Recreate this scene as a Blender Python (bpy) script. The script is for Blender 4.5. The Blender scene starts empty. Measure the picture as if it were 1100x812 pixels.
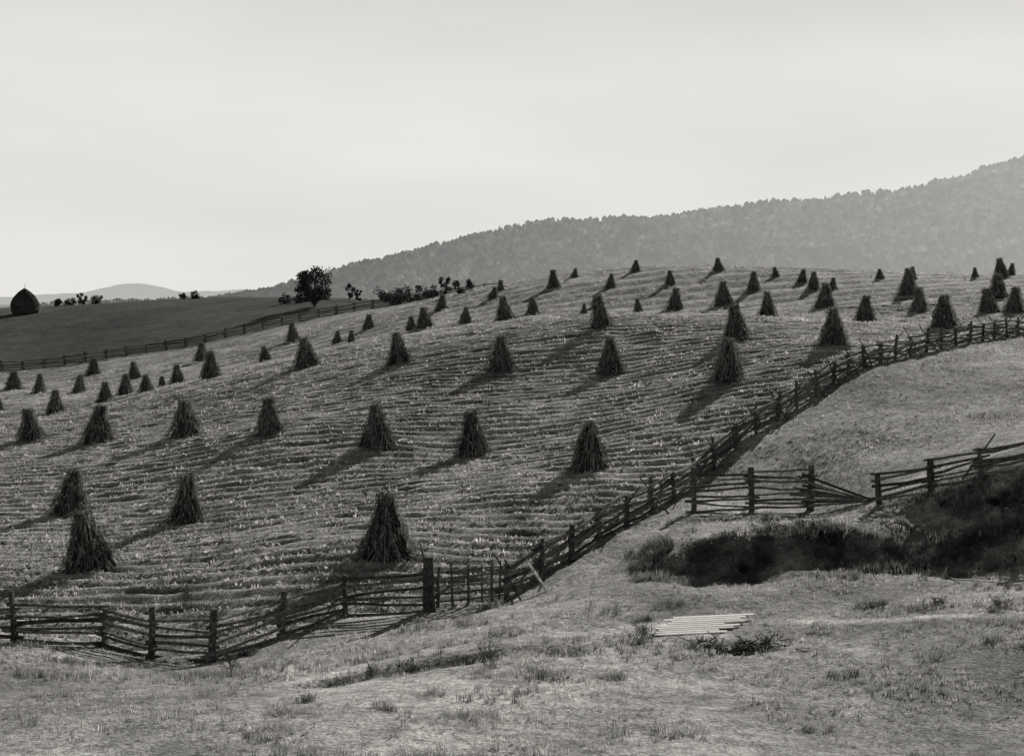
import bpy, math, numpy as np, random
from mathutils import Vector
rng=np.random.default_rng(7); random.seed(7)
F=1511.0; CAMZ=12.0; TH=math.atan(88/F)
# Terrain points placed by image pixel, sighted from the camera at (0,0,12): pixel column, pixel row, ground distance in metres
def ray(px,py):
    xc=(px-550)/F; yc=-(py-406)/F
    dy=math.cos(TH)+math.sin(TH)*yc; dz=-math.sin(TH)+math.cos(TH)*yc
    return xc/dy, dz/dy
def W3(px,py,d):
    a,b=ray(px,py); return (a*d,d,CAMZ+b*d)
FENCE=[(0,693,46),(107,692,48),(207,713,44),(300,683,47),(380,660,50),(460,655,50),(545,642,51),(630,592,57),(705,548,63),(760,508,69),(810,468,74),(860,437,79),(925,396,87),(970,384,93),(1040,370,102),(1100,361,112)]
FARF=[(25,398,205),(110,386,210),(200,372,215),(300,350,220),(380,335,225),(450,325,225),(540,312,225)]
C=[(0,812,27),(300,812,27),(550,812,27),(800,812,28),(1100,812,28),(0,760,33),(250,760,32),(550,760,32),(850,760,33),(1100,760,33),
(60,712,42),(250,735,38),(400,705,42),(550,690,42),(700,690,41),(850,690,40),(1000,690,39),(1100,690,38),
(700,640,47),(850,650,45),(1000,650,44),(1100,650,43),(750,610,51),(900,610,50),(1050,615,49),(750,570,56),(900,565,55),(1050,560,54),
(745,552,62),(870,545,62),(935,543,59),(1005,528,57),(1065,517,55),(1100,515,54),(880,490,68),(1000,470,68),(1100,460,66),(950,430,78),(1100,400,84),(1020,400,86),
(97,615,58),(413,598,56),(633,505,71),(508,490,80),(405,478,82),(290,465,88),(200,468,95),(108,472,98),(35,473,105),(75,550,76),(200,560,71),(60,444,130),
(655,403,98),(538,398,103),(430,391,109),(330,394,121),(227,407,131),(100,403,190),(780,410,88),(895,372,95),(790,366,103),(645,352,112),(543,345,142),(825,340,135),(930,346,128),(1013,354,112),(725,333,160),
(15,419,172),(285,388,168),(315,365,185),(400,353,178),
(540,305,205),(600,296,195),(700,291,185),(800,292,180),(900,298,175),(1000,300,172),(1100,299,170),
(100,350,250),(0,370,235),(0,340,270),(100,328,290),(200,322,310),(300,322,320),(340,328,250),(420,322,270)]
C+=FENCE+FARF
pts=[W3(*c) for c in C]
for px,c in ((-320,(0,812,27)),(-320,(0,693,46)),(-300,(0,620,58)),(-300,(0,473,105)),(-300,(0,419,172)),(-300,(0,340,270)),(1400,(1100,812,28)),(1400,(1100,650,43)),(1400,(1100,515,54)),(1400,(1100,460,66)),(1400,(1100,361,112)),(1400,(1100,299,170))):
    a=W3(*c); pts.append((W3(px,c[1],c[2])[0],a[1],a[2]))
for x in (-12,0,12): pts+= [(x,-12,CAMZ-0.8),(x,0,CAMZ-1.75),(x,10,CAMZ-4.5),(x,20,CAMZ-7.2)]
for x in (-150,-60,20,80,150): pts.append((x,400,CAMZ-14))
for x in (10,50,90,130): pts+= [(x,235,CAMZ-1),(x,300,CAMZ-7)]
pts=np.array(pts)
CX=pts[:,0]/100; CY=pts[:,1]/100; CZ=pts[:,2]
def phi(r2): return 0.5*r2*np.log(r2+1e-12)
n=len(CX)
K=phi((CX[:,None]-CX)**2+(CY[:,None]-CY)**2)+np.eye(n)*4e-5
Pm=np.stack([np.ones(n),CX,CY],1)
A=np.block([[K,Pm],[Pm.T,np.zeros((3,3))]])
sol=np.linalg.solve(A,np.concatenate([CZ,np.zeros(3)]))
def tps(x,y):
    x=x/100;y=y/100; o=sol[n]+sol[n+1]*x+sol[n+2]*y
    for i in range(n): o=o+sol[i]*phi((x-CX[i])**2+(y-CY[i])**2)
    return o
def sm(a,b,x):
    t=np.clip((x-a)/(b-a),0,1); return t*t*(3-2*t)
def vn(x,y,seed=0):
    xi=np.floor(x).astype(np.int64); yi=np.floor(y).astype(np.int64); fx=x-xi; fy=y-yi
    fx=fx*fx*(3-2*fx); fy=fy*fy*(3-2*fy)
    def h(a,b):
        k=(a*374761393+b*668265263+seed*1442695041)&0x7fffffff
        k=((k^(k>>13))*1274126177)&0x7fffffff
        return ((k^(k>>16))&0xffff)/65535.0
    return (h(xi,yi)*(1-fx)+h(xi+1,yi)*fx)*(1-fy)+(h(xi,yi+1)*(1-fx)+h(xi+1,yi+1)*fx)*fy-0.5
def fbm(x,y,seed=0,o=4):
    s=0;a=1
    for i in range(o): s=s+a*vn(x*2**i,y*2**i,seed+i); a*=.5
    return s
def w2(l): return np.array([W3(*c)[:2] for c in l])
FP=w2(FENCE); FF=w2(FARF)
poly=np.concatenate([[[-110,44],[-40,44]],FP,[[70,125],[130,160],[140,250],[20,250]],FF[::-1],[[-110,195]]])
def inpoly(x,y):
    r=np.zeros(np.shape(x),bool); j=len(poly)-1
    for i in range(len(poly)):
        xi,yi=poly[i];xj,yj=poly[j]
        c=((yi>y)!=(yj>y))&(x<(xj-xi)*(y-yi)/(yj-yi+1e-12)+xi); r^=c; j=i
    return r
D1=w2([(665,606,52),(760,604,52.3),(860,602,52.3),(960,604,51.7),(1060,606,50.6),(1300,606,50)])
D2=w2([(975,546,57.4),(1010,536,56.2),(1100,526,53.9),(1300,512,51)])
G=w2([(290,742,36.5),(360,735,37.5),(440,722,39),(560,712,40.3),(640,706,40.5)])
PIT=(6.48,39.8)
RS=1.15
def rowv(x,y): return y+0.05*x+1.6*vn(x/60,y/80,91)+0.10*vn(x/9,y/9,92)+.12*vn(x/2.5,y/2.5,93)
def height(x,y,detail=True):
    x=np.asarray(x,float);y=np.asarray(y,float)
    t=tps(np.clip(x,-260,260),np.clip(y,-60,480))
    w=(1-sm(340,470,y))*(1-sm(150,260,np.abs(x)))*sm(-60,-15,y)
    z=t*w+(CAMZ-20)*(1-w)
    near=(1-sm(100,140,np.abs(x)))*(1-sm(300,340,y))
    z=z+near*(0.25*fbm(x/9,y/9,3,3)*sm(10,20,y))
    # creek banks
    yd=np.interp(x,D1[:,0],D1[:,1])+1.5*vn(x/2.6,x*0,11)+0.7*vn(x/0.8,x*0,12); s=y-yd
    m=sm(D1[0,0]-.5,D1[0,0]+4,x)*near*(.95+.7*vn(x/1.8,x*0,15))*(1-.45*sm(15.5,18,x))
    z=z+m*(-0.62*sm(-5,-0.3,s)*(1-sm(-0.1,1.3,s))+0.3*sm(0.2,1.3,s)*(1-sm(1.3,4.5,s)))
    z=z+m*.35*fbm(x/1.1,y/.9,24,3)*sm(-2.5,-.5,s)*(1-sm(1,3,s))
    yd=np.interp(x,D2[:,0],D2[:,1])+0.7*vn(x/1.9,x*0,13); s=y-yd
    m=sm(D2[0,0]-.5,D2[0,0]+3,x)*near*(.9+.5*vn(x/1.7,x*0,19))
    z=z+m*(-0.28*sm(-2.2,-.8,s)*(1-sm(-0.8,0.2,s)))
    yd=np.interp(x,G[:,0],G[:,1])+0.5*vn(x/1.5,x*0,14); s=y-yd
    m=sm(G[0,0]-.5,G[0,0]+1,x)*(1-sm(G[-1,0]-1,G[-1,0]+.5,x))*(.6+1.0*vn(x/1.3,x*0,16))
    z=z+m*(-0.35*sm(-1.5,-0.2,s)*(1-sm(0,.6,s)))
    z=z-0.30*np.exp(-(((x-PIT[0])/0.95)**2+((y-PIT[1])/0.7)**2)**1.5)*(1+1.5*vn(x/.5,y/.5,18))
    if detail:
        f=inpoly(x,y)*near
        z=z+f*0.09*np.sin(2*np.pi*rowv(x,y)/RS)*(1-sm(170,230,y))*(1+1.3*vn(x/1.2,y/1.2,17))
        z=z+near*(0.07+.04*f)*fbm(x/1.1,y/1.1,21,2)*sm(10,20,y)
    return z
def H(x,y): return float(height(np.array([x]),np.array([y]),True)[0])

# ---------- helpers
def mesh(name,V,Fa,mat,val=None,smooth=False,obj=True):
    V=np.asarray(V,np.float32);Fa=np.asarray(Fa,np.int32);m,k=Fa.shape
    me=bpy.data.meshes.new(name); me.vertices.add(len(V)); me.vertices.foreach_set('co',V.ravel())
    me.loops.add(m*k); me.loops.foreach_set('vertex_index',Fa.ravel())
    me.polygons.add(m); me.polygons.foreach_set('loop_start',np.arange(0,m*k,k,dtype=np.int32))
    try: me.polygons.foreach_set('loop_total',np.full(m,k,np.int32))
    except Exception: pass
    me.update(calc_edges=True)
    me.polygons.foreach_set('use_smooth',np.full(m,smooth))
    if val is not None:
        for nm,vv in (val.items() if isinstance(val,dict) else [('val',val)]):
            at=me.attributes.new(nm,'FLOAT','POINT'); at.data.foreach_set('value',np.asarray(vv,np.float32))
    me.materials.append(mat)
    if not obj: return me
    o=bpy.data.objects.new(name,me); bpy.context.collection.objects.link(o); return o
def mat(name,lo,hi,scale,val=False,transl=0,bump=0,bscale=None,haze_glow=None,stretch=None,rough=1.0):
    m=bpy.data.materials.new(name); m.use_nodes=True; nt=m.node_tree; nd=nt.nodes; L=nt.links; nd.clear()
    out=nd.new('ShaderNodeOutputMaterial'); tc=nd.new('ShaderNodeNewGeometry')
    src=tc.outputs['Position']
    if stretch:
        tcc=nd.new('ShaderNodeTexCoord'); mp=nd.new('ShaderNodeMapping'); mp.inputs['Scale'].default_value=stretch; L.new(tcc.outputs['Object'],mp.inputs[0]); src=mp.outputs[0]
    nz=nd.new('ShaderNodeTexNoise'); nz.inputs['Scale'].default_value=scale; nz.inputs['Detail'].default_value=2; nz.inputs['Roughness'].default_value=.65
    L.new(src,nz.inputs['Vector'])
    mr=nd.new('ShaderNodeMapRange'); mr.inputs['From Min'].default_value=.33; mr.inputs['From Max'].default_value=.67; mr.inputs['To Min'].default_value=lo; mr.inputs['To Max'].default_value=hi
    L.new(nz.outputs[0],mr.inputs[0]); v=mr.outputs[0]
    if val:
        at=nd.new('ShaderNodeAttribute'); at.attribute_name='val'; mu=nd.new('ShaderNodeMath'); mu.operation='MULTIPLY'
        L.new(at.outputs['Fac'],mu.inputs[0]); L.new(v,mu.inputs[1]); v=mu.outputs[0]
    vm=nd.new('ShaderNodeVectorMath'); vm.operation='SCALE'; vm.inputs[0].default_value=(1,.985,.95); L.new(v,vm.inputs['Scale'])
    bs=nd.new('ShaderNodeBsdfDiffuse') if not bump else nd.new('ShaderNodeBsdfPrincipled')
    if bump: bs.inputs['Roughness'].default_value=rough; bs.inputs['Specular IOR Level'].default_value=0.15
    L.new(vm.outputs[0],bs.inputs[0]); sh=bs.outputs[0]
    if bump:
        n2=nd.new('ShaderNodeTexNoise'); n2.inputs['Scale'].default_value=bscale or scale; n2.inputs['Detail'].default_value=3; L.new(src,n2.inputs['Vector'])
        b=nd.new('ShaderNodeBump'); b.inputs['Strength'].default_value=1; b.inputs['Distance'].default_value=bump; L.new(n2.outputs[0],b.inputs['Height']); L.new(b.outputs[0],bs.inputs['Normal'])
    if transl:
        tr=nd.new('ShaderNodeBsdfTranslucent'); L.new(vm.outputs[0],tr.inputs[0]); mx=nd.new('ShaderNodeMixShader'); mx.inputs[0].default_value=transl
        L.new(sh,mx.inputs[1]); L.new(tr.outputs[0],mx.inputs[2]); sh=mx.outputs[0]
    if haze_glow:  # aerial haze painted on as surface glow, ramped along world x
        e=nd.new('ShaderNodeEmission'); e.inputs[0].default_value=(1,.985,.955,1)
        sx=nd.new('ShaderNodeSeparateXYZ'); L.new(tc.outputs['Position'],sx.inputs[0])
        r=nd.new('ShaderNodeMapRange'); r.inputs['From Min'].default_value=haze_glow[0]; r.inputs['From Max'].default_value=haze_glow[1]; r.inputs['To Min'].default_value=haze_glow[2]; r.inputs['To Max'].default_value=haze_glow[3]
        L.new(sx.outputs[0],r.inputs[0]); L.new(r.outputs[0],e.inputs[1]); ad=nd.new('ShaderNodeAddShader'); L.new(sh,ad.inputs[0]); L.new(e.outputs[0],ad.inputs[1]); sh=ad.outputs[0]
    L.new(sh,out.inputs[0]); return m
M_grass=mat('dry_grass',.6,1.4,3,val=True,transl=.45)
M_stub=mat('corn_stubble',.6,1.4,2,val=True,transl=.4)
M_shock=mat('corn_stalks',.05,.17,9,val=True,transl=.3)
M_wood=mat('weathered_wood',.05,.17,3,val=True,bump=.02,stretch=(2,2,2))
M_board=mat('pale_boards',.7,.85,4,val=True)
M_leaf=mat('leaves',.03,.09,2,val=True,transl=.25)
M_bark=mat('bark',.03,.06,8,bump=.03)
M_hay=mat('hay',.03,.07,3,val=True)
M_mtn=mat('mountain_forest_floor',.05,.1,.02,haze_glow=(-350,600,.12,.37))  # floor colour plus painted haze glow, brighter toward the sun side
M_mtree=mat('mountain_trees',.05,.15,.05,val=True,haze_glow=(-350,600,.11,.36))  # tree tone with the same kind of painted haze glow
M_far=mat('hazy_hill',.05,.08,.01,haze_glow=(-1500,0,.42,.42))  # mostly an even emissive glow standing in for distance haze
# ground material
def ground_mat():
    m=bpy.data.materials.new('ground_soil_grass'); m.use_nodes=True; nt=m.node_tree; nd=nt.nodes; L=nt.links
    bs=nd['Principled BSDF']; bs.inputs['Roughness'].default_value=1; bs.inputs['Specular IOR Level'].default_value=.05
    g=nd.new('ShaderNodeNewGeometry'); at=nd.new('ShaderNodeAttribute'); at.attribute_name='alb'
    v=at.outputs['Fac']
    for sc,lo,hi in ((.35,.78,1.22),(2.2,.68,1.32),(11,.55,1.45)):
        nz=nd.new('ShaderNodeTexNoise'); nz.inputs['Scale'].default_value=sc; nz.inputs['Detail'].default_value=2.5; nz.inputs['Roughness'].default_value=.7; L.new(g.outputs['Position'],nz.inputs['Vector'])
        mr=nd.new('ShaderNodeMapRange'); mr.inputs['From Min'].default_value=.35; mr.inputs['From Max'].default_value=.65; mr.inputs['To Min'].default_value=lo; mr.inputs['To Max'].default_value=hi; L.new(nz.outputs[0],mr.inputs[0])
        mu=nd.new('ShaderNodeMath'); mu.operation='MULTIPLY'; L.new(v,mu.inputs[0]); L.new(mr.outputs[0],mu.inputs[1]); v=mu.outputs[0]
    vm=nd.new('ShaderNodeVectorMath'); vm.operation='SCALE'; vm.inputs[0].default_value=(1,.985,.95); L.new(v,vm.inputs['Scale']); L.new(vm.outputs[0],bs.inputs['Base Color'])
    n2=nd.new('ShaderNodeTexNoise'); n2.inputs['Scale'].default_value=8; n2.inputs['Detail'].default_value=3; n2.inputs['Roughness'].default_value=.7; L.new(g.outputs['Position'],n2.inputs['Vector'])
    b=nd.new('ShaderNodeBump'); b.inputs['Distance'].default_value=.08; L.new(n2.outputs[0],b.inputs['Height']); L.new(b.outputs[0],bs.inputs['Normal'])
    return m
M_ground=ground_mat()
# ---------- ground sheet
def seg(*s):
    o=[]
    for a,b,st in s: o.append(np.arange(a,b,st))
    return np.concatenate(o)
xs=np.concatenate([-np.geomspace(9000,120,26),seg((-115,-45,1.0),(-45,45,.4),(45,116,1.0)),np.geomspace(120,9000,26)])
ys=np.concatenate([-np.geomspace(3000,20,14),seg((-15,24,1.2),(24,150,.23),(150,345,.9)),np.geomspace(348,12000,34)])
X,Y=np.meshgrid(xs,ys); Z=height(X,Y)
f=inpoly(X,Y).astype(float)*(Y<250)*(np.abs(X)<125)
alb=0.30+0.18*fbm(X/12,Y/12,41,3)+.12*fbm(X/2.5,Y/3.0,45,3)
# dark pasture hill behind far fence
yf=np.interp(X,FF[:,0],FF[:,1]); hill=sm(-1,2,Y-yf)*(Y<420)*(X<40)
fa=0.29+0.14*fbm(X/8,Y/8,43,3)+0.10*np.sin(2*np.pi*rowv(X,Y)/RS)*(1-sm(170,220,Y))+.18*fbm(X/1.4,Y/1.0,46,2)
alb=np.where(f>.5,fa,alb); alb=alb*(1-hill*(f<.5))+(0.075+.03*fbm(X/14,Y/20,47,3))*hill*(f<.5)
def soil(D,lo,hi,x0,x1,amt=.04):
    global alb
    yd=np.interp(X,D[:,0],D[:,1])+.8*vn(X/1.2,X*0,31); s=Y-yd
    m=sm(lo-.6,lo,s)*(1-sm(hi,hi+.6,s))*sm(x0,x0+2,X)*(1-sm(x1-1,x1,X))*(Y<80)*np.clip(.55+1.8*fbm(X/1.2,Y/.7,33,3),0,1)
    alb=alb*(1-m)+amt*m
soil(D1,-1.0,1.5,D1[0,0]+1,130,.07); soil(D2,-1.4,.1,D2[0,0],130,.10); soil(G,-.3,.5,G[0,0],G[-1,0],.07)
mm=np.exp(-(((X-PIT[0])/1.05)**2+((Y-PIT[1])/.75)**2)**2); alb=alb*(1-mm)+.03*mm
PT=w2([(290,735,37.5),(420,712,40.8),(560,700,42),(700,682,43),(820,670,43),(960,668,42.2),(1100,668,41.5),(1300,668,41)])
s=np.abs(Y-np.interp(X,PT[:,0],PT[:,1])); mm=(1-sm(.2,.7,s))*(X>PT[0,0])*(Y<60)*(.75+.5*vn(X/2,Y,48)); alb=alb*(1-mm)+.52*mm
ny,nx=X.shape; idx=np.arange(nx*ny).reshape(ny,nx)
Fa=np.stack([idx[:-1,:-1],idx[:-1,1:],idx[1:,1:],idx[1:,:-1]],-1).reshape(-1,4)
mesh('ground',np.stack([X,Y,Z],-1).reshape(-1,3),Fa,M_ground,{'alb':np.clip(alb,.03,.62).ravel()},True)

# ---------- scatter
def blades(nb,h,w,spread,lean,segs=2):
    V=[];T=[]
    for i in range(nb):
        a=random.uniform(0,6.28); r=spread*math.sqrt(random.random()); bx,by=r*math.cos(a),r*math.sin(a)
        a2=random.uniform(0,6.28); hh=h*random.uniform(.5,1.1); ln=lean*hh*random.uniform(.3,1); px,py=-math.sin(a2)*w/2,math.cos(a2)*w/2
        dx,dy=math.cos(random.uniform(0,6.28))*ln,math.sin(random.uniform(0,6.28))*ln
        k=len(V)
        V+=[(bx-px,by-py,-.03),(bx+px,by+py,-.03),(bx+dx*.35+px*.8,by+dy*.35+py*.8,hh*.6),(bx+dx*.35-px*.8,by+dy*.35-py*.8,hh*.6),(bx+dx,by+dy,hh)]
        T+=[(k,k+1,k+2),(k,k+2,k+3),(k+3,k+2,k+4)]
    return np.array(V),np.array(T)
def scatter(name,temps,x,y,sc,mt,val,z=None):
    if z is None: z=height(x,y)
    t=rng.integers(0,len(temps),len(x)); VV=[];TT=[];AA=[];off=0
    yaw=rng.uniform(0,6.283,len(x))
    for i,(V,T) in enumerate(temps):
        k=t==i; m=k.sum()
        if m==0: continue
        c,s_=np.cos(yaw[k])[:,None],np.sin(yaw[k])[:,None]; S=sc[k][:,None]
        vx=(V[None,:,0]*c-V[None,:,1]*s_)*S+x[k][:,None]; vy=(V[None,:,0]*s_+V[None,:,1]*c)*S+y[k][:,None]; vz=V[None,:,2]*S+z[k][:,None]
        VV.append(np.stack([vx,vy,vz],-1).reshape(-1,3)); TT.append((T[None]+off+(np.arange(m)*len(V))[:,None,None]).reshape(-1,3)); AA.append(np.repeat(val[k],len(V))); off+=m*len(V)
    return mesh(name,np.concatenate(VV),np.concatenate(TT),mt,np.concatenate(AA))
gt=[blades(7,.15,.02,.10,.6) for _ in range(8)]
N=40000
y=rng.uniform(24,72,N*2)**1.0; x=rng.uniform(-1,1,N*2)*36; k=(np.abs(x)<.40*y+2)&(~inpoly(x,y))
k&=rng.random(N*2)<.45+.9*fbm(x/2.5,y/3.5,51,3)
y,x=y[k],x[k]; bare=np.abs(y-np.interp(x,PT[:,0],PT[:,1]))<.4; x,y=x[~bare],y[~bare]
sc=(.5+1.0*np.clip(fbm(x/4,y/5,52,3)+.2,0,1.2))*rng.uniform(.6,1.3,len(x))
scatter('grass',gt,x,y,sc,M_grass,np.clip(.36+.34*fbm(x/3,y/4,53,4)+rng.normal(0,.09,len(x)),.06,.8))
y=rng.uniform(66,125,16000); x=rng.uniform(8,56,16000); k=(x<.42*y)&(~inpoly(x,y)); x,y=x[k],y[k]
scatter('hillside_grass',gt,x,y,rng.uniform(.6,1.2,len(x)),M_grass,np.clip(.36+.3*fbm(x/3,y/3,54,3)+rng.normal(0,.08,len(x)),.08,.7))
# rank dark weeds on the creek banks and in clumps over the pasture
wt=[blades(14,.30,.02,.18,.8) for _ in range(5)]
x=rng.uniform(D1[0,0]+.5,24,4600); s=rng.normal(.6,1.3,4600); y=np.interp(x,D1[:,0],D1[:,1])+s; k=rng.random(4600)<.4+2.4*fbm(x/1.7,y/1.3,57,3); x,y=x[k],y[k]
x2=rng.uniform(D2[0,0],24,1100); y2=np.interp(x2,D2[:,0],D2[:,1])+rng.normal(-.7,.8,1100); k=rng.random(1100)<.3+2*fbm(x2/1.2,y2/1.2,58,3); x=np.r_[x,x2[k]];y=np.r_[y,y2[k]]
scatter('creek_bank_weeds',wt,x,y,rng.uniform(.35,1.2,len(x))*(1+.9*vn(x/1.5,y,59)),M_grass,np.clip(.15+.22*fbm(x,y,60,2)+rng.normal(0,.06,len(x)),.03,.5))
cy=rng.uniform(26,50,90); cx=rng.uniform(-.38,.38,90)*cy; q=rng.integers(0,90,1300); rr_=rng.uniform(.1,.7,90)[q]
x=cx[q]+rng.normal(0,1,1300)*rr_; y=cy[q]+rng.normal(0,.7,1300)*rr_; k=~inpoly(x,y); x,y,q=x[k],y[k],q[k]
scatter('weed_clumps',wt,x,y,rng.uniform(.3,.9,len(x)),M_grass,np.clip(rng.uniform(.06,.35,90)[q]+rng.normal(0,.04,len(x)),.04,.6))
# corn stubble along the rows
st=[]
for _ in range(6):
    a=blades(3,.22,.035,.12,.35); b=blades(5,.10,.07,.36,3.0); st.append((np.concatenate([a[0],b[0]]),np.concatenate([a[1],b[1]+len(a[0])])))
X_=[];Y_=[]
for kk in range(36,180):
    m=int(270 if kk<110 else 190); xx=rng.uniform(-95,75,m); yy=kk*RS-.05*xx
    for _ in range(4): yy=yy-(rowv(xx,yy)-kk*RS-.25*RS)
    X_.append(xx); Y_.append(yy+rng.normal(0,.17,m))
x=np.concatenate(X_);y=np.concatenate(Y_); k=inpoly(x,y)&(np.abs(x)<.41*y+3)&(y<205); x,y=x[k],y[k]
scatter('corn_stubble',st,x,y,rng.uniform(.5,1.2,len(x)),M_stub,np.clip(.50+.3*fbm(x/4,y/4,55,3)+rng.normal(0,.13,len(x)),.06,.88))
# fallen leaves and broken stalks between the rows
lt=[blades(5,.07,.09,.35,4.5) for _ in range(6)]
u=rng.random(26000); y=48+(140-48)*u**1.3; x=rng.uniform(-1,1,26000)*.4*y; k=inpoly(x,y)&(rng.random(26000)<.6+1.2*fbm(x/3,y/3,56,3)); x,y=x[k],y[k]
scatter('corn_leaf_litter',lt,x,y,rng.uniform(.5,1.4,len(x)),M_stub,np.clip(.40+rng.normal(0,.2,len(x)),.04,.9))

# ---------- corn shocks
def shock_mesh(seed):
    r=random.Random(seed); prof=[(0,1.08),(.08,.94),(.25,.77),(.45,.59),(.65,.44),(.78,.33),(.86,.25),(.93,.30),(1.0,.20)]
    pt=[p[0] for p in prof];pr=[p[1]*r.uniform(.9,1.1) for p in prof]; R0=.375*r.uniform(.88,1.1); bx,by=r.uniform(-.10,.10),r.uniform(-.10,.10)
    ph=[r.uniform(0,6.28) for _ in range(4)]
    def R(t,a): return R0*float(np.interp(t,pt,pr))*(1+.13*math.sin(2*a+ph[3])*(1-t)+.11*math.sin(3*a+ph[0]+2*t)+.10*math.sin(5*a+ph[1])+.08*math.sin(9*a+ph[2]+5*t)+.08*math.sin(4*a+17*t+ph[1]))
    def S(t,a,k=1): q=R(t,a)*k; return (q*math.cos(a)+bx*t*t,q*math.sin(a)+by*t*t,t)
    V=[];T=[];A=[]
    ns,nr=22,11
    for j in range(nr):
        for i in range(ns): V.append(S(j/nr*.95,i/ns*6.2832,.80*(1+r.uniform(-.09,.09)))); A.append(.45)
    for j in range(nr-1):
        for i in range(ns):
            a=j*ns+i;b=j*ns+(i+1)%ns; T+=[(a,b,b+ns),(a,b+ns,a+ns)]
    def rib(P_,w,v):
        k=len(V)
        for i,p in enumerate(P_):
            ww=w*(1 if i<len(P_)-1 else .3)
            a=math.atan2(p[1],p[0])+1.57+r.uniform(-.6,.6); dx,dy=math.cos(a)*ww/2,math.sin(a)*ww/2
            V.append((p[0]-dx,p[1]-dy,p[2])); V.append((p[0]+dx,p[1]+dy,p[2])); A.extend([v,v])
        for i in range(len(P_)-1):
            a=k+2*i; T.extend([(a,a+1,a+3),(a,a+3,a+2)])
    for i in range(150):
        a=r.uniform(0,6.283); da=r.uniform(-.6,.6); t0=r.choice([-.01,-.01,r.uniform(0,.4)]); t1=r.uniform(.4,1.03); kk=r.uniform(.86,1.2)
        rib([S(t0+(t1-t0)*u,a+da*u,kk*(1+r.uniform(-.09,.09))) for u in (0,.25,.5,.75,1)],r.uniform(.010,.022),r.uniform(.4,2.4))
    for i in range(640):
        a=r.uniform(0,6.283); t=r.uniform(.03,.97)**.9; p=S(t,a,1.0); l=r.uniform(.02,.12); o=r.uniform(.02,.12); c,s_=math.cos(a+r.uniform(-1.3,1.3)),math.sin(a+r.uniform(-1.3,1.3))
        rib([p,(p[0]+c*o*.7,p[1]+s_*o*.7,p[2]+r.uniform(-.03,.06)),(p[0]+c*o,p[1]+s_*o,max(0,p[2]-l))],r.uniform(.012,.032),r.uniform(.3,3.4))
    for i in range(70):
        a=r.uniform(0,6.283); p=S(.84,a,.5); o=r.uniform(.0,.15); h=r.uniform(.06,.21)
        rib([p,(p[0]+math.cos(a)*o*.6,p[1]+math.sin(a)*o*.6,p[2]+h*.7),(p[0]+math.cos(a)*o,p[1]+math.sin(a)*o,p[2]+h*r.uniform(.4,1))],.018,r.uniform(.6,2.4))
    for i in range(90):
        a=r.uniform(0,6.283); p=S(0,a,r.uniform(.85,1)); p=(p[0],p[1],r.uniform(.02,.10)); o=r.uniform(.03,.2)
        rib([p,(p[0]+math.cos(a)*o*.5,p[1]+math.sin(a)*o*.5,p[2]*.5+.01),(p[0]+math.cos(a)*o,p[1]+math.sin(a)*o,.005)],.025,r.uniform(1,3.5))
    return mesh('corn_shock',np.array(V),np.array(T),M_shock,A,obj=False)
SM=[shock_mesh(100+i) for i in range(12)]
# x, y, height in metres
SH=[(-17.7,58.5,2.6),(-24.0,75.8,2.5),(-16.4,70.2,2.6),(-5.1,56.2,2.65),(-35.7,104.2,2.5),(-28.6,97.2,2.6),(-21.9,94.2,2.5),(-15.2,87.8,2.45),(-7.9,82.2,2.6),(-2.2,80.5,2.6),(3.9,71.5,2.6),(-42.4,130.2,2.3),(-28.4,132.5,2.6),(-17.4,119.2,2.6),(-8.7,109.5,2.6),(-0.8,102.8,2.6),(6.9,98.8,2.6),(13.5,88.2,2.7),(-60.9,171.5,2.5),(-54.8,162.8,2.4),(-49.4,160.2,2.1),(-56.3,188.8,2.6),(-39.0,134.5,2.1),(-38.6,140.2,2.2),(-46.5,173.0,2.3),(-35.4,136.0,1.8),(-36.2,145.2,1.3),(-35.0,147.0,2.1),(-40.3,182.8,2.5),(-29.4,167.2,1.8),(-51.8,141.0,2.1),
(-28.5,183.5,2.43),(-21.3,171.5,1.48),(-19.1,167.5,1.44),(-18,177.5,2.1),(-11.7,163.5,1.73),(-10.1,162.2,2.58),(-5.3,159.2,1.9),(-9.1,180.5,2.15),(-.7,142,2.63),(-2.4,180.5,1.67),(-1.5,187.2,1.5),(2.4,162.5,1.94),(8.1,159.2,1.3),(14.3,159.2,1.48),(7.1,112.2,2.6),(9.8,164.2,1.63),(18.5,159.8,2.64),(16.4,103,2.6),(21.8,95.5,2.65),(23.9,131.5,2.52),(24.2,161,2.77),(33.7,152,2.7),(32.6,129.8,2.5),(35.1,114.5,2.8),(41.1,142.2,2.73),(46.9,138.5,2.57),(49.2,138,2.56),(52.1,151.2,2.6),(28.9,168.5,2.23),(19.6,175,1.74),(12.3,176,1.86),(5.4,181,2.4),(16.2,185.5,1.5),(26.4,180.5,1.67),(35.2,171,1.7),(35.5,166,2.0),(37.5,164.8,1.5),(44.2,157.2,3.0),(49,172.5,1.6),(59.7,172.2,2.5),(56.4,171.8,1.3),(62.7,177.2,1.64),(32.8,175.5,1.3),(8.3,188,1.3),(45.4,174,1.3)]
for i,(x0,y0,hh) in enumerate(SH):
    o=bpy.data.objects.new('corn_shock',SM[(i*5)%12]); bpy.context.collection.objects.link(o)
    k_=hh*random.uniform(.88,1.08); o.location=(x0,y0,H(x0,y0)-.05); o.scale=(k_,k_,hh); o.rotation_euler=(random.uniform(-.06,.06),random.uniform(-.07,.07),random.uniform(0,6.28))
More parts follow.
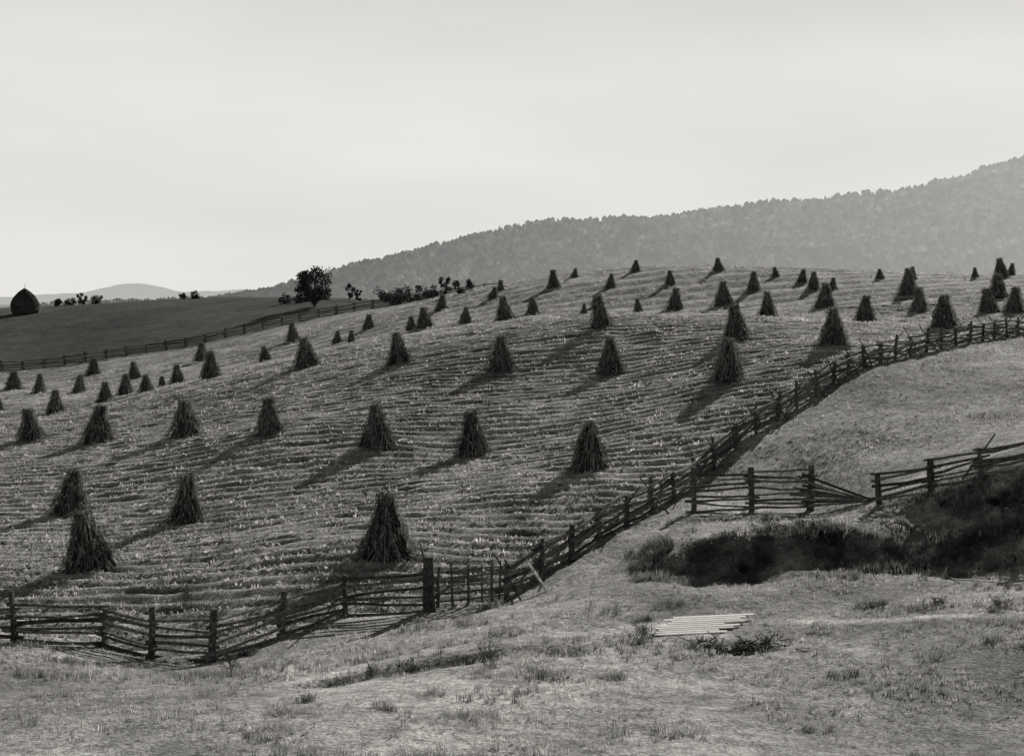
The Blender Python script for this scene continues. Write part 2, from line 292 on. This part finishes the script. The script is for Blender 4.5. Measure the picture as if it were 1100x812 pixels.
# ---------- fences
class MB:
    def __init__(s): s.V=[];s.T=[];s.A=[]
    def pole(s,p0,p1,r0,r1,ns=6,nseg=3,jit=.02,v=1.0,sag=0):
        p0=Vector(p0);p1=Vector(p1);d=(p1-p0).normalized(); u=d.cross(Vector((0,0,1)))
        if u.length<.1: u=Vector((1,0,0))
        u.normalize(); w=u.cross(d); k=len(s.V); rr=[random.uniform(.7,1.25) for _ in range(ns)]; ph=random.uniform(0,6)
        for j in range(nseg+1):
            t=j/nseg; c=p0.lerp(p1,t)+Vector((random.uniform(-jit,jit),random.uniform(-jit,jit),random.uniform(-jit,jit)-sag*4*t*(1-t))); r=r0+(r1-r0)*t
            for i in range(ns):
                a=ph+i/ns*6.2832; q=c+(u*math.cos(a)+w*math.sin(a))*r*rr[i]; s.V.append(tuple(q)); s.A.append(v)
        for j in range(nseg):
            for i in range(ns):
                a=k+j*ns+i;b=k+j*ns+(i+1)%ns; s.T+=[(a,b,b+ns),(a,b+ns,a+ns)]
        for base in (k,k+nseg*ns):
            for i in range(1,ns-1): s.T.append((base,base+i,base+i+1))
    def board(s,p0,p1,w,t,v=1.0,roll=0):
        p0=Vector(p0);p1=Vector(p1);d=(p1-p0).normalized(); u=d.cross(Vector((0,0,1))).normalized(); n_=u.cross(d); u=(u*math.cos(roll)+n_*math.sin(roll)); n_=u.cross(d); k=len(s.V)
        for c in (p0,p1):
            for a,b in ((-1,-1),(1,-1),(1,1),(-1,1)): s.V.append(tuple(c+u*a*w/2+n_*b*t/2)); s.A.append(v)
        for i in range(4): a=k+i;b=k+(i+1)%4; s.T+=[(a,b,b+4),(a,b+4,a+4)]
        s.T+=[(k,k+1,k+2),(k,k+2,k+3),(k+4,k+5,k+6),(k+4,k+6,k+7)]
    def make(s,name,mt): return mesh(name,np.array(s.V),np.array(s.T),mt,s.A)
def fence(name,P2,spacing=3.0,hgt=1.35,nr=5,rr=.055,stakes=.4,postr=.09,messy=.06):
    P2=np.array(P2); L_=np.r_[0,np.cumsum(np.hypot(*np.diff(P2,axis=0).T))]; nn=max(1,round(L_[-1]/spacing)); S_=np.linspace(0,L_[-1],nn+1)
    px=np.interp(S_,L_,P2[:,0]);py=np.interp(S_,L_,P2[:,1]); b=MB(); pz=[H(a,c) for a,c in zip(px,py)]
    for i in range(nn+1):
        hh=hgt*random.uniform(.9,1.25); lx,ly=random.uniform(-.14,.14),random.uniform(-.12,.12)
        b.pole((px[i],py[i],pz[i]-.2),(px[i]+lx,py[i]+ly,pz[i]+hh),postr*random.uniform(.9,1.3),postr*random.uniform(.7,1),v=random.uniform(.5,1.1))
        if random.random()<stakes:
            a=random.choice([-1,1]); l=random.uniform(.4,.8)
            b.pole((px[i]+l*a,py[i]-.3*a,pz[i]-.1),(px[i]-l*a*.7,py[i]+.2*a,pz[i]+hgt*random.uniform(1.1,1.45)),.045,.03,v=random.uniform(.5,1.3))
        if i==nn: break
        dx,dy=px[i+1]-px[i],py[i+1]-py[i]; l=math.hypot(dx,dy); ex,ey=dx/l*.25,dy/l*.25; off=.07*(1 if i%2 else -1)
        for r in range(nr):
            z0=.12+(hgt-.25)*r/(nr-1)+random.uniform(-messy,messy); z1=.12+(hgt-.25)*r/(nr-1)+random.uniform(-messy,messy)
            ox,oy=-dy/l*(off+random.uniform(-.04,.04)),dx/l*(off+random.uniform(-.04,.04)); e=random.uniform(.3,1.9)
            b.pole((px[i]-ex*e+ox,py[i]-ey*e+oy,pz[i]+z0),(px[i+1]+ex*e+ox,py[i+1]+ey*e+oy,pz[i+1]+z1),rr*random.uniform(.8,1.3),rr*random.uniform(.55,1),ns=5,nseg=4,jit=.03,v=random.uniform(.4,1.7),sag=random.uniform(-.02,.08))
    return b.make(name,M_wood)
left=w2(FENCE[:6]); left=np.concatenate([[[-32,47.5],[-24,46.5]],left])
fence('split_rail_fence',left,3.0,1.4,6,rr=.068,postr=.12,stakes=.3,messy=.12)
right=w2(FENCE[6:]+[(1150,352,122),(1230,345,135)])
fence('split_rail_fence',right,2.7,1.35,7,rr=.075,stakes=.9,messy=.17,postr=.11)
A2=w2([(745,552,62.5),(800,552,62.3),(870,546,62)])
fence('split_rail_fence',A2,2.6,1.85,8,rr=.062,stakes=.3,messy=.14,postr=.15)
B2=w2([(945,545,58.5),(1005,530,57),(1065,517,55.2),(1120,508,54),(1250,480,52)])
fence('split_rail_fence',B2,2.4,1.3,6,rr=.065,stakes=.4,messy=.12,postr=.13)
# collapsed rails from post down to ground
b=MB(); a0=A2[-1]; e0=w2([(935,545,59.8)])[0]; za=H(*a0); ze=H(*e0)
for i in range(10):
    b.pole((a0[0]-random.uniform(.2,.9),a0[1]+random.uniform(-.2,.3),za+1.6-.16*i),(e0[0]+random.uniform(-.6,.3),e0[1]+random.uniform(-.3,.4),ze+.08+.05*i*(i<3)),.065,.04,v=random.uniform(.5,1.8))
b.make('fallen_fence_rails',M_wood)
fence('pasture_fence',np.concatenate([[[-95,203]],FF]),3.0,1.35,4,rr=.1,stakes=.0,postr=.13)
# gate
b=MB(); g0=np.array(FP[5]); g1=np.array(FP[6])
zz0,zz1=H(*g0),H(*g1)
b.pole((g0[0],g0[1],zz0-.2),(g0[0],g0[1]-.05,zz0+1.95),.24,.19,ns=8,v=.6); b.pole((g0[0]-.1,g0[1],zz0+1.6),(g0[0]-.3,g0[1],zz0+2.5),.05,.02,v=.6)
for r in range(5):
    b.pole((g0[0],g0[1],zz0+.3+.27*r),(g1[0],g1[1],zz1+.2+.27*r+random.uniform(-.04,.04)),.045,.04,ns=4,v=random.uniform(.7,1.6))
for t in (.12,.3,.5,.68,.8,.9,1.0):
    q=g0+(g1-g0)*t; z=zz0+(zz1-zz0)*t; b.pole((q[0],q[1]-.05,z+.05),(q[0]+random.uniform(-.06,.06),q[1]-.05,z+random.uniform(1.35,1.7)),.06,.045,ns=4,v=random.uniform(.6,1.2))
b.pole((g0[0],g0[1]-.08,zz0+.3),(g0[0]+(g1[0]-g0[0])*.6,g0[1]+(g1[1]-g0[1])*.6-.08,zz0+1.5),.04,.04,v=1.3)
b.make('wooden_gate',M_wood)
b=MB(); q=w2([(588,630,51.5)])[0]; z=H(*q); b.board((q[0],q[1],z),(q[0]-.8,q[1]+.6,z+1.1),.16,.04,v=4); b.make('leaning_board',M_wood)
# pale weathered boards lying flat, edge to edge
b=MB(); q0=w2([(700,680,41.6)])[0]; gx=np.linspace(q0[0],q0[0]+3,5); zA=max(H(q0[0]+.3,q0[1]+t) for t in (0,.5,1,1.5)); zB=max(H(q0[0]+2.6,q0[1]+t) for t in (0,.5,1,1.5,2))
for i in range(9):
    x0_=q0[0]+random.uniform(-.15,.2)+i*.09; y0_=q0[1]+i*.205; x1_=q0[0]+2.1+i*.12+random.uniform(-.3,.3)
    def zz(x): return zA+(zB-zA)*(x-q0[0]-.3)/2.3+.03+.012*i
    b.board((x0_,y0_,zz(x0_)),(x1_,y0_+.05,zz(x1_)),.2,.03,v=random.uniform(.85,1.1),roll=random.uniform(-.02,.02))
b.make('boards_on_ground',M_board)
# ---------- shrubs / trees
def leafcloud(centers,rad,nl,size,r):
    V=[];T=[];A=[]
    for c,R_ in zip(centers,rad):
        tone=r.uniform(.5,1.6)
        for i in range(nl):
            u=Vector((r.gauss(0,1),r.gauss(0,1),r.gauss(0,1))).normalized()*R_*r.random()**.4; p=Vector(c)+u; p.z=max(p.z,.02)
            a=Vector((r.gauss(0,1),r.gauss(0,1),r.gauss(0,1))).normalized(); b_=a.orthogonal().normalized(); s_=size*r.uniform(.6,1.4); k=len(V)
            V+=[tuple(p+a*s_),tuple(p+b_*s_*.6),tuple(p-a*s_),tuple(p-b_*s_*.6)]; T+=[(k,k+1,k+2),(k,k+2,k+3)]; A+=[tone*r.uniform(.6,1.4)]*4
    return V,T,A
def tree(name,x,y,h,w,seed,nc=26,nl=90,size=.16,trunk=True,z0=.25):
    r=random.Random(seed); e=bpy.data.objects.new(name,None); bpy.context.collection.objects.link(e); e.location=(x,y,H(x,y)-.05)
    C_=[];R_=[]; b=MB()
    for i in range(nc):
        t=r.uniform(z0,.93); q=math.sin(math.pi*min(1,max(0.05,(t-z0*.4)/(1.02-z0*.4))))**.6*w/2*.8; a=r.uniform(0,6.28); d=q*r.random()**.5
        C_.append((d*math.cos(a),d*math.sin(a),t*h)); R_.append(w*r.uniform(.09,.18))
    if trunk: b.pole((0,0,-.2),(r.uniform(-.1,.1),0,h*.6),h*.03,h*.012)
    for c in C_: b.pole((0,0,h*z0*.5*r.random()),c,h*.012,h*.004,ns=4,nseg=3,jit=h*.01)
    o=b.make('trunk_and_limbs',M_bark); o.parent=e
    V,T,A=leafcloud(C_,R_,nl,size,r); o=mesh('foliage',np.array(V),np.array(T),M_leaf,A); o.parent=e
    return e
tree('oak_tree',-34.6,246.8,6.9,7.6,1,46,80,.2)
SB=[(-41.3,258.5,1.6,4),(-39,258.5,1.4,4),(-30.3,262,3,2.6),(-28.1,258,2,2.2),(-97.7,302.8,1.8,2.5),(-92.9,304.2,2.6,3),(-89.5,304.5,1.6,3.5),(-95.9,305.5,1.2,4),(-66.1,294.2,1.6,3.5),(-69.5,298.8,1,3),(-24,259.2,2,5),(-21.4,265.2,2,5),(-14.2,211,2.2,5),(-18.5,224,1.8,5),(-16.4,218,2,4),(-9.8,207,2.6,2.6),(-11.5,204.8,2,4),(-6.9,198.2,1.8,4)]
for i,(x,y,h,w) in enumerate(SB): tree('shrub',x,y,h,w,i+20,10,60,.15,False,.1)
for i,(x,y,h,w) in enumerate(((6.7,52.4,.8,2.2),(9.7,53,.9,1.9),(11.2,53.2,.7,1.4))): tree('creek_brush',x,y,h,w,i+50,16,50,.032,False,.05)
# dark brush debris in the little washout below the boards
b=MB()
for i in range(150):
    x=PIT[0]+random.gauss(0,.55)+.3*(i%3-1); y=PIT[1]+random.gauss(0,.32); z=H(x,y)+random.uniform(0,.2); a=random.uniform(0,6.28); l=random.uniform(.15,.5)
    b.pole((x,y,z),(x+l*math.cos(a),y+l*math.sin(a),z+random.uniform(-.05,.2)),.022,.01,ns=4,nseg=2,jit=.03,v=random.uniform(.2,.8))
b.make('brush_debris',M_wood)
# weeds : stalky plants
def weed(x,y,h,w,n_=20,name='weed_plant'):
    z=H(x,y); b=MB()
    for i in range(n_):
        a=random.uniform(0,6.28); l=random.uniform(.4,1)*h; d=w*.5*random.random()
        tip=(x+d*math.cos(a),y+d*math.sin(a),z+l); b.pole((x+random.uniform(-.3,.3)*w,y+random.uniform(-.3,.3)*w,z-.05),tip,.009,.004,ns=3,nseg=3,jit=.03,v=random.uniform(.6,2))
        for j in range(4):
            t=random.uniform(.4,1); m=(x+(tip[0]-x)*t,y+(tip[1]-y)*t,z+l*t); b.pole(m,(m[0]+random.uniform(-.13,.13),m[1]+random.uniform(-.13,.13),m[2]+random.uniform(0,.13)),.011,.004,ns=3,nseg=1,jit=0,v=random.uniform(.6,2))
    b.make(name,M_wood)
for c in ((-.6,37.8,1.0,.9),(-12.2,52.2,.9,.8),(-3.9,38,.35,.6),(-2.9,39.2,.3,.7),(3.9,41.2,.7,1.2),(7.4,40.2,.3,.6),(-8.4,41.5,.5,1),(14.9,42.5,.4,1.5),(13.5,43.8,.3,.8)): weed(*c)
# haystack
x,y=-94.7,273.8; b=MB(); r=random.Random(5); V=[];T=[];A=[]
pr=[(0,2.3),(.8,2.6),(1.8,2.65),(2.8,2.4),(3.7,1.8),(4.4,1.0),(5.0,.15)]; ns=28; zs=np.linspace(0,5.0,14)
for zz_ in zs:
    for i in range(ns):
        q=float(np.interp(zz_,[p[0] for p in pr],[p[1] for p in pr]))*(1+r.uniform(-.04,.04)); V.append((q*math.cos(i/ns*6.283),q*math.sin(i/ns*6.283),zz_)); A.append(r.uniform(.7,1.3))
for j in range(13):
    for i in range(ns):
        a=j*ns+i;c=j*ns+(i+1)%ns; T+=[(a,c,c+ns),(a,c+ns,a+ns)]
e=bpy.data.objects.new('haystack',None); bpy.context.collection.objects.link(e); e.location=(x,y,H(x,y)-.1)
o=mesh('hay_mound',np.array(V),np.array(T),M_hay,A); o.parent=e
b.pole((0,0,0),(.1,0,5.9),.08,.05); o=b.make('centre_pole',M_wood); o.parent=e
# ---------- mountain
RP=[(150,326),(240,322),(290,312),(380,288),(450,269),(520,251),(600,238),(700,234),(780,223),(850,214),(950,206),(1020,194),(1060,180),(1100,171),(1200,150),(1400,140),(1700,200)]
YR=1800.; RX=np.array([W3(p[0],p[1],YR) for p in RP])
def mz(x,y):
    Hh=np.interp(x,RX[:,0],RX[:,2])+20
    yr=YR+90*vn(x/260,x*0,61); t=(y-(yr-850))/850
    g=np.where(t<1,np.clip(t,0,1)**1.15,np.clip(1-(t-1)*1.2,0,1))
    z=-22+Hh*g
    fade=np.clip(t,0,1)*np.clip(1.0-t,0,1)*4
    z=z+fade*(Hh*.22*fbm(x/170+y/900,y/420,63,4))+3*fbm(x/40,y/40,66,2)
    return z
xs=np.arange(-560,1750,14.);ys=np.arange(900,2500,16.); X,Y=np.meshgrid(xs,ys); Z=mz(X,Y); ny,nx=X.shape; idx=np.arange(nx*ny).reshape(ny,nx)
Fa=np.stack([idx[:-1,:-1],idx[:-1,1:],idx[1:,1:],idx[1:,:-1]],-1).reshape(-1,4)
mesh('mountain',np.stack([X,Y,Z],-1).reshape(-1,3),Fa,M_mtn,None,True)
def lump(seed,con):
    r=random.Random(seed); V=[];T=[]; ns=6; rings=[(0,.5),(.35,1.0),(.7,.85),(1,.2)] if not con else [(0,.7),(.3,.7),(.65,.4),(1,.05)]
    for t,q in rings:
        for i in range(ns): V.append((q*.5*math.cos(i/ns*6.283)*r.uniform(.7,1.3)*(.7 if con else 1),q*.5*math.sin(i/ns*6.283)*r.uniform(.7,1.3)*(.7 if con else 1),t*(1.1 if con else 1)*r.uniform(.9,1.1)))
    for j in range(3):
        for i in range(ns):
            a=j*ns+i;c=j*ns+(i+1)%ns; T+=[(a,c,c+ns),(a,c+ns,a+ns)]
    return np.array(V),np.array(T)
tt=[lump(i,i>6) for i in range(9)]
N=30000; x=rng.uniform(-540,1150,N); y=rng.uniform(980,1930,N); k=(np.abs(x)<.47*y+60)&(fbm(x/60,y/90,71,3)>-.5); x,y=x[k],y[k]
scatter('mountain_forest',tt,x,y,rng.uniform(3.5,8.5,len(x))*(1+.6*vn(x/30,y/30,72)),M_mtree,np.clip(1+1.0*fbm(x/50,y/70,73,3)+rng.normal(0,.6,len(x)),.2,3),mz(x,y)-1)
# far hills on the left horizon
hp=[(-400,318),(0,319),(40,317),(90,314),(125,306),(150,304),(172,308),(200,314),(260,311),(330,316),(420,322)]
HP=np.array([W3(p[0],p[1],3500) for p in hp]); xs=np.linspace(HP[0,0],HP[-1,0],160); V=[];T=[]
for yy,g in ((2900,0),(3200,.6),(3500,1),(3900,0)):
    for i,xx in enumerate(xs): V.append((xx,yy,-30+(np.interp(xx,HP[:,0],HP[:,2])+30+3*float(fbm(np.array([xx/40]),np.array([1.]),81,3)[0]))*g))
for j in range(3):
    for i in range(159): a=j*160+i; T.append((a,a+1,a+161,a+160))
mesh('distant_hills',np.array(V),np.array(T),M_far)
# ---------- light
EL,AZ=math.radians(26),math.radians(26)
w=bpy.data.worlds.new('World'); bpy.context.scene.world=w; w.use_nodes=True; nt=w.node_tree; nd=nt.nodes; L=nt.links
bg=nd['Background']; sk=nd.new('ShaderNodeTexSky'); sk.sky_type='NISHITA'; sk.sun_disc=False; sk.sun_elevation=EL; sk.sun_rotation=AZ; sk.dust_density=1.5
bw=nd.new('ShaderNodeRGBToBW'); L.new(sk.outputs[0],bw.inputs[0]); hf=nd.new('ShaderNodeMath'); hf.operation='MULTIPLY'; hf.inputs[1].default_value=.36; L.new(bw.outputs[0],hf.inputs[0])
mn=nd.new('ShaderNodeMath'); mn.operation='SMOOTH_MIN'; mn.inputs[1].default_value=3.6; mn.inputs[2].default_value=1.0; L.new(hf.outputs[0],mn.inputs[0])
# low haze band around the whole horizon, with very soft streaks of thin cloud
g=nd.new('ShaderNodeTexCoord'); sx=nd.new('ShaderNodeSeparateXYZ'); L.new(g.outputs['Generated'],sx.inputs[0])
mr=nd.new('ShaderNodeMapRange'); mr.interpolation_type='SMOOTHSTEP'; mr.inputs['From Min'].default_value=.14; mr.inputs['From Max'].default_value=.38; mr.inputs['To Min'].default_value=1; mr.inputs['To Max'].default_value=0; L.new(sx.outputs[2],mr.inputs[0])
mp=nd.new('ShaderNodeMapping'); mp.inputs['Scale'].default_value=(2,2,9); mp.inputs['Rotation'].default_value=(0,.15,0); L.new(g.outputs['Generated'],mp.inputs[0]); nz=nd.new('ShaderNodeTexNoise'); nz.inputs['Scale'].default_value=1.6; nz.inputs['Detail'].default_value=3; L.new(mp.outputs[0],nz.inputs['Vector'])
cl=nd.new('ShaderNodeMapRange'); cl.inputs['From Min'].default_value=.3; cl.inputs['From Max'].default_value=.7; cl.inputs['To Min'].default_value=7.35; cl.inputs['To Max'].default_value=8.15; L.new(nz.outputs[0],cl.inputs[0])
mx=nd.new('ShaderNodeMix'); L.new(mr.outputs[0],mx.inputs[0]); L.new(mn.outputs[0],mx.inputs[2]); L.new(cl.outputs[0],mx.inputs[3])
vm=nd.new('ShaderNodeVectorMath'); vm.operation='SCALE'; vm.inputs[0].default_value=(1,.985,.945); L.new(mx.outputs[0],vm.inputs['Scale']); L.new(vm.outputs[0],bg.inputs[0]); bg.inputs[1].default_value=.1
sd=bpy.data.lights.new('sun','SUN'); sd.energy=5; sd.angle=math.radians(.5); sd.color=(1,.98,.94); so=bpy.data.objects.new('sun',sd); bpy.context.collection.objects.link(so)
so.rotation_euler=Vector((math.sin(AZ)*math.cos(EL),math.cos(AZ)*math.cos(EL),math.sin(EL))).to_track_quat('Z','Y').to_euler()
cd=bpy.data.cameras.new('camera'); cd.sensor_width=36; cd.lens=36*F/1100; cd.clip_end=20000; cd.clip_start=.5
co=bpy.data.objects.new('camera',cd); bpy.context.collection.objects.link(co); co.location=(0,0,CAMZ); co.rotation_euler=(math.pi/2-TH,0,0); bpy.context.scene.camera=co
s=bpy.context.scene; s.view_settings.view_transform='Standard'; s.view_settings.look='None'; s.view_settings.exposure=0
